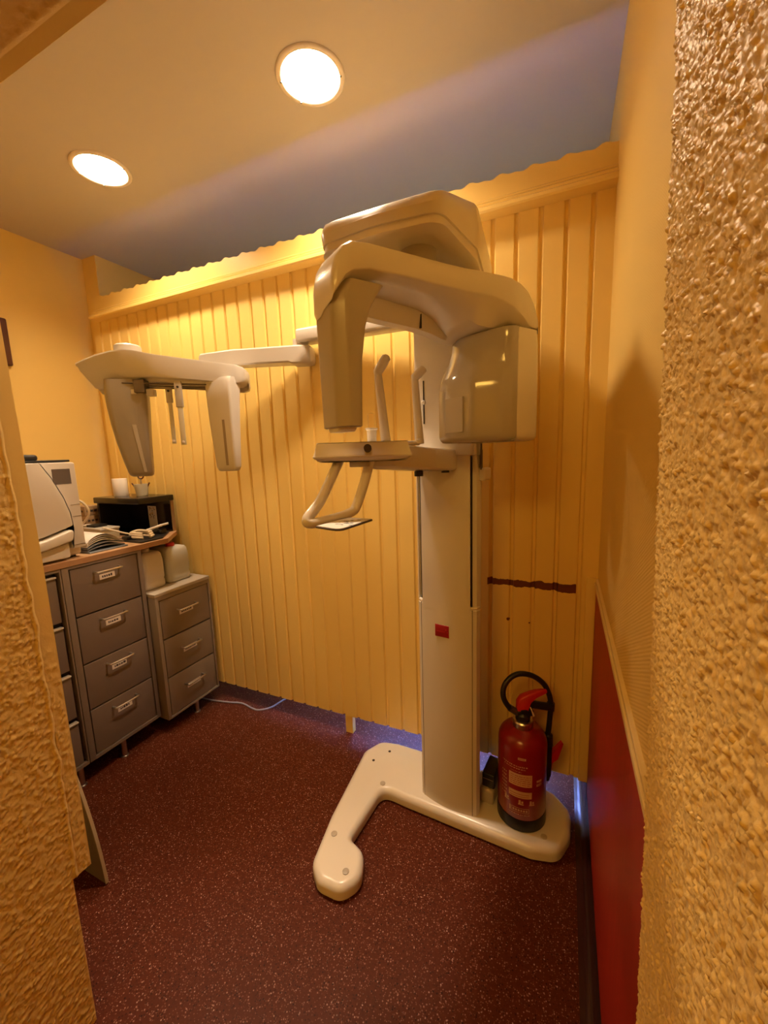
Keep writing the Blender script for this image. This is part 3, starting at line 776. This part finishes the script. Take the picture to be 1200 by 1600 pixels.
mb.loft([[(.098, -.02, .205), (.106, -.02, .180), (.106, -.006, .180), (.098, -.006, .205)], [(.112, -.022, .226), (.124, -.022, .196), (.124, -.004, .196), (.112, -.004, .226)], [(.138, -.018, .258), (.143, -.018, .250), (.143, -.008, .250), (.138, -.008, .258)]])
mb.loft([[(.098, -.02, .205), (.106, -.02, .180), (.106, -.006, .180), (.098, -.006, .205)], [(.098, -.018, .160), (.104, -.018, .145), (.104, -.008, .145), (.098, -.008, .160)]])
mb.build('nozzle_trigger', 'red_plastic', F)

# ------------------------------------------------------------------ grey drawer cabinets
def handle(mb, x, y0, y1, z, mi=0, r=.004, out=.028):
    mb.tube([(x, y0, z), (x + out * .6, y0 + .001, z), (x + out, y0 + .008, z), (x + out, y1 - .008, z), (x + out * .6, y1 - .001, z), (x, y1, z)], r, mi, seg=10, smooth=4)

def label_card(parent, x, y0, y1, z0, z1, seed):
    rnd = random.Random(seed); mb = MB(); mb.box(x, x + .0015, y0, y1, z0, z1, 0)
    y = y0 + .010
    while y < y1 - .012:
        w = .003 + rnd.random() * .007; mb.box(x + .0012, x + .0018, y, y + w, z0 + (z1 - z0) * .30, z0 + (z1 - z0) * (.58 + .2 * rnd.random()), 1); y += w + .0025
    mb.build('label_card', ['paper', 'ink'], parent)

def cabinet(name, label, fx, y0, y1, z0, z1, rows, dy0, dy1, style, mats, depth=.55, legs=()):
    t = thing('drawer_cabinet', (fx - depth / 2, (y0 + y1) / 2, 0), label, 'drawer cabinet', 'grey metal drawer cabinets')
    bx = fx - depth; cb, cf = mats
    mb = MB()
    mb.box(bx, fx, y0, dy0 - .002, z0, z1, r=.002).box(bx, fx, dy1 + .002, y1, z0, z1, r=.002)
    mb.box(bx, fx, dy0 - .004, dy1 + .004, z0, rows[0][0] - .002).box(bx, fx, dy0 - .004, dy1 + .004, rows[-1][1] + .002, z1)
    mb.box(bx, bx + .02, dy0 - .004, dy1 + .004, z0, z1)
    mb.box(bx + .02, fx - .03, dy0 - .004, dy1 + .004, z0 + .01, z1 - .01, 1)
    mb.build('carcass', [cb, 'black'], t)
    for k, (a, b) in enumerate(rows):
        if style == 'ledge':
            mb = MB().box(fx - .026, fx - .006, dy0 + .003, dy1 - .009, a + .002, b - .018, r=.002)
            d = mb.build('drawer', cf, t)
            MB().box(fx - .020, fx + .001, dy0 + .003, dy1 - .009, b - .020, b - .013, r=.002).build('ledge_pull', 'cab_top', d)
        else:
            mb = MB().box(fx - .026, fx - .004, dy0 + .003, dy1 - .001, a + .0015, b - .0015, r=.0015)
            d = mb.build('drawer', cf, t)
            yc = (dy0 + dy1) / 2
            h0, dzh, l0, l1, dl = style
            mb = MB(); handle(mb, fx - .005, yc + h0[0], yc + h0[1], b - dzh); mb.build('handle', 'steel', d)
            label_card(d, fx - .0045, yc + l0, yc + l1, b - dl - .022, b - dl, k * 7 + int(fx * -1000))
    for (lx, ly) in legs:
        MB().lathe([(.016, 0), (.016, .004), (.011, .006), (.011, z0 + .002)], (lx, ly, 0), 20).build('leg', 'steel', t)
    return t
rowsA = [(.106, .300), (.303, .497), (.500, .695), (.698, .893)]
cabinet('a', 'dark grey cabinet of four drawers with bar handles, under the beech worktop', -1.723, .836, 1.152, .090, .905, rowsA, .862, 1.132, ((-.048, .052), .034, -.029, .033, .050), ('cab', 'cab_front'), legs=((-1.752, .985), (-2.22, .870), (-2.22, 1.12)))
cabinet('b', 'dark grey cabinet of drawers with ledge pulls, half hidden by the left door jamb', -1.723, .51, .834, .090, .905, rowsA, .530, .826, 'ledge', ('cab', 'cab_front'), legs=((-1.752, .54), (-1.752, .81), (-2.22, .54), (-2.22, .81)))
rowsC = [(.084, .272), (.276, .464), (.468, .658)]
c = cabinet('c', 'low light grey cabinet of three drawers by the yellow boarding, plastic jugs on top', -1.679, 1.158, 1.466, .073, .680, rowsC, .0 + 1.178, 1.454, ((-.050, .052), .072, -.038, .040, .080), ('cab_small', 'cab_small_front'), legs=((-1.706, 1.335), (-2.18, 1.19), (-2.18, 1.43)))
MB().box(-2.229, -1.677, 1.157, 1.467, .680, .696, r=.002).build('top_panel', 'cab_top', c)

# beech worktop over the tall cabinets
wt = [(-1.722, .455), (-1.722, 1.290), (-1.862, 1.452), (-2.498, 1.452), (-2.498, .455)]
mb = MB(); mb.prism(wt, .906, .930, r=.002, seg=1)
o = mb.build('worktop', 'beech', None, (-2.1, .95, .906), label='long beech laminate worktop lying across the dark grey cabinets', category='worktop')
MB().box(-1.7225, -1.7195, .455, 1.290, .907, .929).build('edge_strip', 'beech_edge', o)

# plastic jugs
def jug(name, x0, x1, y0, y1, z1, mname, capcol, label):
    z0 = .696; xc, yc = (x0 + x1) / 2, (y0 + y1) / 2
    t = thing('jug', (xc, yc, z0), label, 'jug', 'plastic jugs on the low cabinet')
    mb = MB(); sec = rpoly([(x0, y0, .03), (x1, y0, .03), (x1, y1, .03), (x0, y1, .03)], 6)
    H = z1 - z0
    mb.loft([[(x, y, z0 + h) for x, y in inset(sec, d)] for d, h in ((.010, 0), (.002, .006), (.0, .014), (.0, .03), (.004, .040), (.0, .050), (0, H - .05), (.002, H - .035), (.006, H - .014), (.014, H - .004), (.026, H))])
    b = mb.build('body', mname, t, ang=60)
    MB().tube([(xc - .07, yc, z1 - .010), (xc - .06, yc, z1 + .014), (xc - .01, yc, z1 + .018), (xc + .012, yc, z1 + .012), (xc + .02, yc, z1 - .01)], .009, smooth=5).build('carry_handle', mname, b)
    MB().lathe([(.019, 0), (.020, .003), (.020, .018), (.017, .021), (.0005, .0215)], (xc + .045, yc, z1 - .004), 24).build('screw_cap', capcol, t)
    return t
jug('a', -1.955, -1.750, 1.165, 1.285, .872, 'jug', 'white_flat', 'milky plastic jug half tucked under the worktop end, the nearer of two')
jug('b', -1.960, -1.748, 1.297, 1.427, .870, 'jug_blue', 'red_plastic', 'milky plastic jug with red cap on the low cabinet beside the boarding')

# ------------------------------------------------------------------ steriliser and things on the worktop
ZW = .930
A = thing('sterilizer', (-2.0, .72, ZW), 'bulky beige tabletop steam sterilizer with small grey screen on the worktop', 'sterilizer')
AX = -1.725
mb = MB().box(-2.36, AX - .03, .50, .935, ZW + .010, 1.305, r=.012)
bd = mb.build('body', 'auto', A)
MB().box(-2.33, AX - .05, .52, .92, ZW, ZW + .014).build('plinth', 'black', A)
def yz(mb, poly, x0, x1, mi=0, r=.006):
    X = mb.X; mb.X = lambda v: Vector((v[2], v[0], v[1])); mb.prism(poly, x0, x1, mi, r=r, rb=.001); mb.X = X
mb = MB()   # right control panel beside the curved door
yz(mb, rpoly([(.8195, 1.303, .002), (.936, 1.303, .010), (.936, .972, .004), (.890, .972, .002), (.9005, 1.05, .02), (.8965, 1.11, .06), (.881, 1.170, .06), (.850, 1.248, .06)], 5), AX - .032, AX - .002, r=.003)
pn = mb.build('control_panel', 'auto', A)
MB().box(AX - .004, AX - .0005, .856, .916, 1.222, 1.279).build('display', 'screen', pn)
for y_, z_ in ((.902, 1.140), (.904, 1.095), (.893, .985)): MB().box(AX - .004, AX + .0002, y_, .936, z_, z_ + .0014).build('panel_joint', 'auto_seam', pn)
mb = MB()
yz(mb, rpoly([(.502, 1.303, .01), (.8165, 1.303, .004), (.847, 1.248, .06), (.878, 1.170, .06), (.8935, 1.11, .06), (.8975, 1.062, .01), (.80, 1.035, .05), (.502, .990, .01)], 6), AX - .032, AX + .006, r=.003)
dr = mb.build('door', 'auto', A)
mb = MB()
yz(mb, rpoly([(.502, .980, .01), (.80, 1.025, .05), (.895, 1.052, .02), (.886, 1.005, .02), (.79, .985, .04), (.502, .955, .01)], 5), AX - .032, AX + .020, r=.008)
mb.build('door_grip', 'auto', dr)
mb = MB()
yz(mb, rpoly([(.502, .940, .01), (.502, .952, .005), (.79, .980, .03), (.880, .998, .01), (.880, .940, .01)], 4), AX - .032, AX - .004, r=.004)
mb.build('lower_panel', 'auto', A)
mb = MB().box(-2.12, -1.742, .60, .930, 1.305, 1.313, r=.003).box(-1.86, -1.742, .600, .830, 1.311, 1.334, r=.010)
mb.build('tray', 'black', None, (-1.93, .76, 1.305), label='black plastic tray lying on top of the beige sterilizer', category='tray')
# desk organiser in the corner
OX0, OX1, OY0, OY1, OZ = -2.190, -1.860, 1.255, 1.445, 1.122
Og = thing('desk_organizer', ((OX0 + OX1) / 2, (OY0 + OY1) / 2, ZW), 'black open desk organizer shelf in the worktop corner', 'organizer')
MB().box(OX0 - .005, OX1 + .012, OY0 - .004, OY1, OZ - .030, OZ, r=.005).build('top_shelf', 'black_gloss', Og)
MB().box(OX0, OX1, OY1 - .012, OY1, ZW, OZ - .03).build('back_panel', 'black_gloss', Og)
mb = MB().box(OX0, OX0 + .012, OY0 + .01, OY1 - .012, ZW, OZ - .03); mb.build('side_panel', 'black_gloss', Og)
MB().box(OX1 - .004, OX1 + .004, OY1 - .014, OY1, ZW, OZ - .03).build('side_panel', 'tan_card', Og)
MB().box(OX0, OX1 - .002, OY0 + .02, OY1 - .012, ZW, ZW + .010).build('bottom_shelf', 'black_gloss', Og)
mb = MB().box(-1.975, -1.915, 1.385, 1.3875, ZW + .0105, 1.066, 0)
for k in range(22):
    x = -1.968 + random.random() * .040; z = 1.000 + random.random() * .055; mb.box(x, x + .006, 1.3844, 1.3852, z, z + .006, 1 + k % 2)
mb.build('photo_card', ['cab_top', 'dark_metal', 'tan_card'], None, (-1.945, 1.386, ZW + .0105), label='small black and white picture card leaning inside the black desk organizer', category='card')
mb = MB().lathe([(.033, 0), (.034, .002), (.034, .088), (.033, .090), (.013, .0905), (.012, .08)], (-2.105, 1.340, OZ), 32)
mb.build('paper_roll', 'white_paper', None, (-2.105, 1.340, OZ), label='white paper roll standing on the black desk organizer', category='paper roll')
t = thing('pen_pot', (-1.975, 1.365, OZ), 'small smoky pot holding scissors on the black desk organizer', 'pot')
MB().lathe([(.024, 0), (.026, .002), (.034, .060), (.032, .060), (.024, .004)], (-1.975, 1.365, OZ), 24).build('pot', 'clear', t)
sc = thing('scissors', (-1.975, 1.365, OZ + .01), 'pair of scissors standing upright in the smoky pot', 'scissors')
mb = MB().tube([(-1.978, 1.365, OZ + .012), (-1.975, 1.366, OZ + .085)], .004); mb.tube([(-1.970, 1.367, OZ + .012), (-1.974, 1.366, OZ + .08)], .003)
mb.build('blade', 'steel', sc)
mb = MB()
def ringp(c, r, r2, nx): 
    return [(c[0] + r * math.cos(a) * nx[0], c[1] + r * math.cos(a) * nx[1], c[2] + r * math.sin(a)) for a in [2 * PI * k / 16 for k in range(17)]]
mb.tube(ringp((-1.974, 1.367, OZ + .100), .013, 0, (.8, .5)), .0035)
mb.build('finger_loop', 'wood_dark', sc)
pn_ = thing('pen', (-1.993, 1.352, OZ + .02), 'short dark pen leaning out of the left side of the smoky pot', 'pen', 'pens in the smoky pot')
MB().tube([(-1.980, 1.360, OZ + .008), (-2.012, 1.342, OZ + .066)], .0035).build('barrel', 'wood_dark', pn_)
pn2 = thing('pen', (-1.953, 1.378, OZ + .02), 'short dark pen leaning out of the right side of the smoky pot', 'pen', 'pens in the smoky pot')
MB().tube([(-1.970, 1.370, OZ + .008), (-1.940, 1.386, OZ + .066)], .0035).build('barrel', 'wood_dark', pn2)
# small cardboard boxes stacked behind the steriliser
for k, lab in enumerate(('bottom', 'middle', 'top')):
    z = ZW + .001 + k * .050
    mb = MB().box(-2.335, -2.215, 1.215, 1.285, z, z + .048, 0, r=.002)
    for j in range(3): mb.box(-2.214, -2.2142, 1.225 + j * .018, 1.237 + j * .018, z + .018, z + .028, 1)
    for j in range(5): mb.box(-2.325 + j * .021, -2.313 + j * .021, 1.2146, 1.2151, z + .018, z + .028, 1)
    mb.build('carton', ['tan_card', 'seam'], None, (-2.275, 1.25, z), label='small tan printed carton behind the sterilizer, %s one of its stack' % lab, category='box', group='cartons behind the sterilizer')
MB().tube([(-2.16, 1.12, ZW + .006), (-2.15, 1.14, ZW + .05), (-2.10, 1.17, 1.05), (-2.10, 1.155, 1.105), (-2.135, 1.14, 1.122), (-2.165, 1.125, 1.105), (-2.18, 1.11, 1.07), (-2.20, 1.08, 1.0), (-2.21, 1.06, ZW + .006)], .0055, smooth=6).build('cable', 'cream', None, (-2.15, 1.12, ZW), label='cream cable arching up behind the beige sterilizer', category='cable')
# frosted box in front of the organiser
t = thing('storage_box', (-2.06, 1.19, ZW), 'low frosted plastic box in front of the black desk organizer', 'box')
MB().prism(rpoly([(-2.155, 1.155, .008), (-1.985, 1.150, .008), (-1.985, 1.235, .008), (-2.155, 1.24, .008)], 3), ZW, ZW + .048, r=.003).build('tub', 'clear', t)
MB().prism(rpoly([(-2.158, 1.152, .008), (-1.982, 1.147, .008), (-1.982, 1.238, .008), (-2.158, 1.243, .008)], 3), ZW + .048, ZW + .056, r=.002).build('lid', 'jug', t)
mb = MB().box(-2.125, -2.06, 1.165, 1.225, ZW + .0562, ZW + .068, r=.002)
mb.build('phone', 'black', None, (-2.09, 1.195, ZW + .0562), label='flat black gadget lying on the frosted plastic box', category='gadget')
MB().box(-2.165, -2.128, 1.16, 1.20, ZW + .0562, ZW + .066, r=.002).build('notepad', 'white_paper', None, (-2.15, 1.18, ZW + .056), label='small white notepad on the left end of the frosted box', category='notepad')
# pile of pouches: a folder with loose sheets bowed over it
t = thing('folder', (-1.87, 1.04, ZW), 'blue grey folder bulging with loose sheets beside the sterilizer', 'folder')
def bowed(mb, x0, x1, y0, y1, z, h, th, mi=0, sk=.0):
    n = 14; top = []; bot = []
    for i in range(n + 1):
        s = i / n; y = y0 + (y1 - y0) * s; zz = z + h * math.sin(PI * min(1, s * 1.05)) ** .8 * (1 - .25 * s)
        top.append((y, zz + th)); bot.append((y, zz))
    poly = top + bot[::-1]
    mb.loft([[(x + sk * (z_ - z), y, z_) for y, z_ in poly] for x in (x0, x1)], mi)
mb = MB().box(-1.995, -1.752, .960, 1.118, ZW, ZW + .006, 0, r=.002); bowed(mb, -1.985, -1.770, .962, 1.116, ZW + .006, .014, .005); bowed(mb, -1.985, -1.768, .962, 1.114, ZW + .016, .018, .005)
mb.build('cover', 'bluegrey', t)
mb = MB()
for k in range(4): bowed(mb, -1.985 + .004 * k, -1.772 + .003 * k, .962 - .001 * k, 1.112 - .006 * k, ZW + .024 + k * .006, .024 + .003 * k, .002)
mb.build('sheet', 'white_paper', t)
MB().prism(rpoly([(-1.93, 1.165, .01), (-1.735, 1.165, .01), (-1.735, 1.275, .01), (-1.85, 1.40, .01), (-1.93, 1.30, .01)], 3), ZW, ZW + .008, r=.002).build('mat', 'black', None, (-1.84, 1.24, ZW), label='black flat mat at the right end of the beech worktop', category='mat')
mb = MB()
for k in range(3):
    pts = [(-1.83 + (.060 - .005 * k) * math.cos(a), 1.235 + (.042 - .003 * k) * math.sin(a), ZW + .016 + .009 * k + .002 * math.sin(3 * a)) for a in [2 * PI * j / 20 for j in range(19)]]
    mb.tube(pts, .0065, smooth=2, seg=8)
mb.tube([(-1.770, 1.235, ZW + .02), (-1.86, 1.20, ZW + .03), (-1.94, 1.13, ZW + .07)], .004, smooth=5)
mb.build('coiled_hose', 'cream', None, (-1.83, 1.235, ZW + .008), label='cream coiled hose lying on the black mat', category='hose')
t = thing('dental_handpiece', (-1.80, 1.305, ZW + .03), 'white pen shaped handpiece resting above the coiled cream hose', 'handpiece')
MB().tube([(-1.845, 1.275, ZW + .034), (-1.808, 1.330, ZW + .052)], .0065).build('grip', 'white', t)
MB().tube([(-1.808, 1.330, ZW + .052), (-1.792, 1.355, ZW + .058)], .0055).build('tip', 'white_flat', t)
mb = MB().prism(rpoly([(-1.86, 1.315, .01), (-1.805, 1.315, .01), (-1.805, 1.35, .01), (-1.85, 1.38, .01)], 3), ZW + .0085, ZW + .03, r=.004)
mb.build('dish', 'black_gloss', None, (-1.83, 1.34, ZW + .0085), label='small shiny black dish at the mat corner beside the organizer', category='dish')
MB().box(-1.868, -1.832, 1.166, 1.195, ZW + .0085, ZW + .024, r=.002).build('adapter', 'black', None, (-1.85, 1.18, ZW + .0085), label='small black plug adapter between folder and coiled hose', category='adapter')

# picture frame on the left wall, board by the door, cables
t = thing('picture_frame', (XL, .98, 1.9), 'dark brown wooden picture frame on the left wall, cut by the door jamb', 'picture frame')
MB().box(XL, XL + .022, .80, 1.139, 1.778, 2.000, r=.008).build('frame', 'wood_dark', t)
MB().box(XL + .021, XL + .0225, .84, 1.095, 1.825, 1.965).build('print', 'paper', t)
mb = MB()
rr = []
for k in range(15):
    s = k / 14; z = .004 + .420 * s; x = -1.262 - .085 * s ** 2.0 - .03 * s
    rr.append([(x, .602, z), (x, .609, z), (x - .30, .609, z), (x - .30, .602, z)])
mb.loft(rr)
o = mb.build('leaning_board', ['board', 'board_edge'], None, (-1.40, .609, 0), label='olive grey curved edge board standing behind the left door jamb', category='board')
mb = MB()
for (d) in (0,):
    mb.loft([[(r[0][0], .6012, r[0][2]), (r[0][0], .6098, r[0][2]), (r[0][0] - .003, .6098, r[0][2]), (r[0][0] - .003, .6012, r[0][2])] for r in [[(a[0] + .003, a[1], a[2])] for a in [q_[0] for q_ in rr]]])
mb.build('edge_band', 'board_edge', o)
MB().tube([(-1.80, 1.42, .006), (-1.713, 1.428, .005), (-1.60, 1.45, .005), (-1.527, 1.468, .005), (-1.451, 1.455, .005), (-1.405, 1.456, .005), (-1.359, 1.50, .005), (-1.33, 1.60, .005), (-1.25, 1.75, .005)], .0042, smooth=6).build('floor_cable', 'cable', None, (-1.5, 1.46, 0), label='grey cable on the floor by the low cabinet, running under the boarding', category='cable')
MB().tube([(-.02, 1.56, .11), (.02, 1.545, .075), (.055, 1.54, .055), (.085, 1.535, .052), (.108, 1.535, .056), (.111, 1.53, .0), (.111, 1.60, -.0)], .0032, smooth=5).build('wall_cable', 'black', None, (.05, 1.54, 0), label='thin black cable drooping under the boarding at the right wall', category='cable')

# ------------------------------------------------------------------ light
w = bpy.data.worlds.new('World'); S.world = w; w.use_nodes = True
bg = w.node_tree.nodes['Background']; bg.inputs[0].default_value = (0.35, 0.55, 1.0, 1); bg.inputs[1].default_value = 1.0
def area(name, loc, rot, sx, sy, power, col):
    l = bpy.data.lights.new(name, 'AREA'); l.shape = 'RECTANGLE'; l.size = sx; l.size_y = sy; l.energy = power; l.color = col
    o = bpy.data.objects.new(name, l); COL.objects.link(o); o.location = loc; o.rotation_euler = rot; return o
area('daylight', ((WX0 + WX1) / 2, YR + .35, (WZ0 + WZ1) / 2), (math.radians(-90), 0, 0), 1.1, 1.0, 85, (.22, .32, 1.0))

# ------------------------------------------------------------------ camera
cam = bpy.data.cameras.new('Camera'); co = bpy.data.objects.new('Camera', cam); COL.objects.link(co)
cam.sensor_fit = 'VERTICAL'; cam.sensor_height = 36; cam.sensor_width = 27; cam.lens = 626.336 / 1600 * 36
cam.clip_start = .01
yaw, pit, rol = math.radians(-24.306), math.radians(-8.399), math.radians(-1.873)
f = Vector((math.sin(yaw) * math.cos(pit), math.cos(yaw) * math.cos(pit), math.sin(pit)))
r = Vector((math.cos(yaw), -math.sin(yaw), 0)); u = r.cross(f)
c_, s_ = math.cos(rol), math.sin(rol)
rx = c_ * r + s_ * u; ux = -s_ * r + c_ * u
co.matrix_world = Matrix(((rx.x, ux.x, -f.x, 0), (rx.y, ux.y, -f.y, 0), (rx.z, ux.z, -f.z, 1.3), (0, 0, 0, 1)))
S.camera = co
S.view_settings.view_transform = 'Standard'; S.view_settings.look = 'None'; S.view_settings.gamma = 1; S.view_settings.use_curve_mapping = False
S.view_settings.exposure = 0.7
S.cycles.max_bounces = 10; S.cycles.diffuse_bounces = 6; S.cycles.sample_clamp_indirect = 6
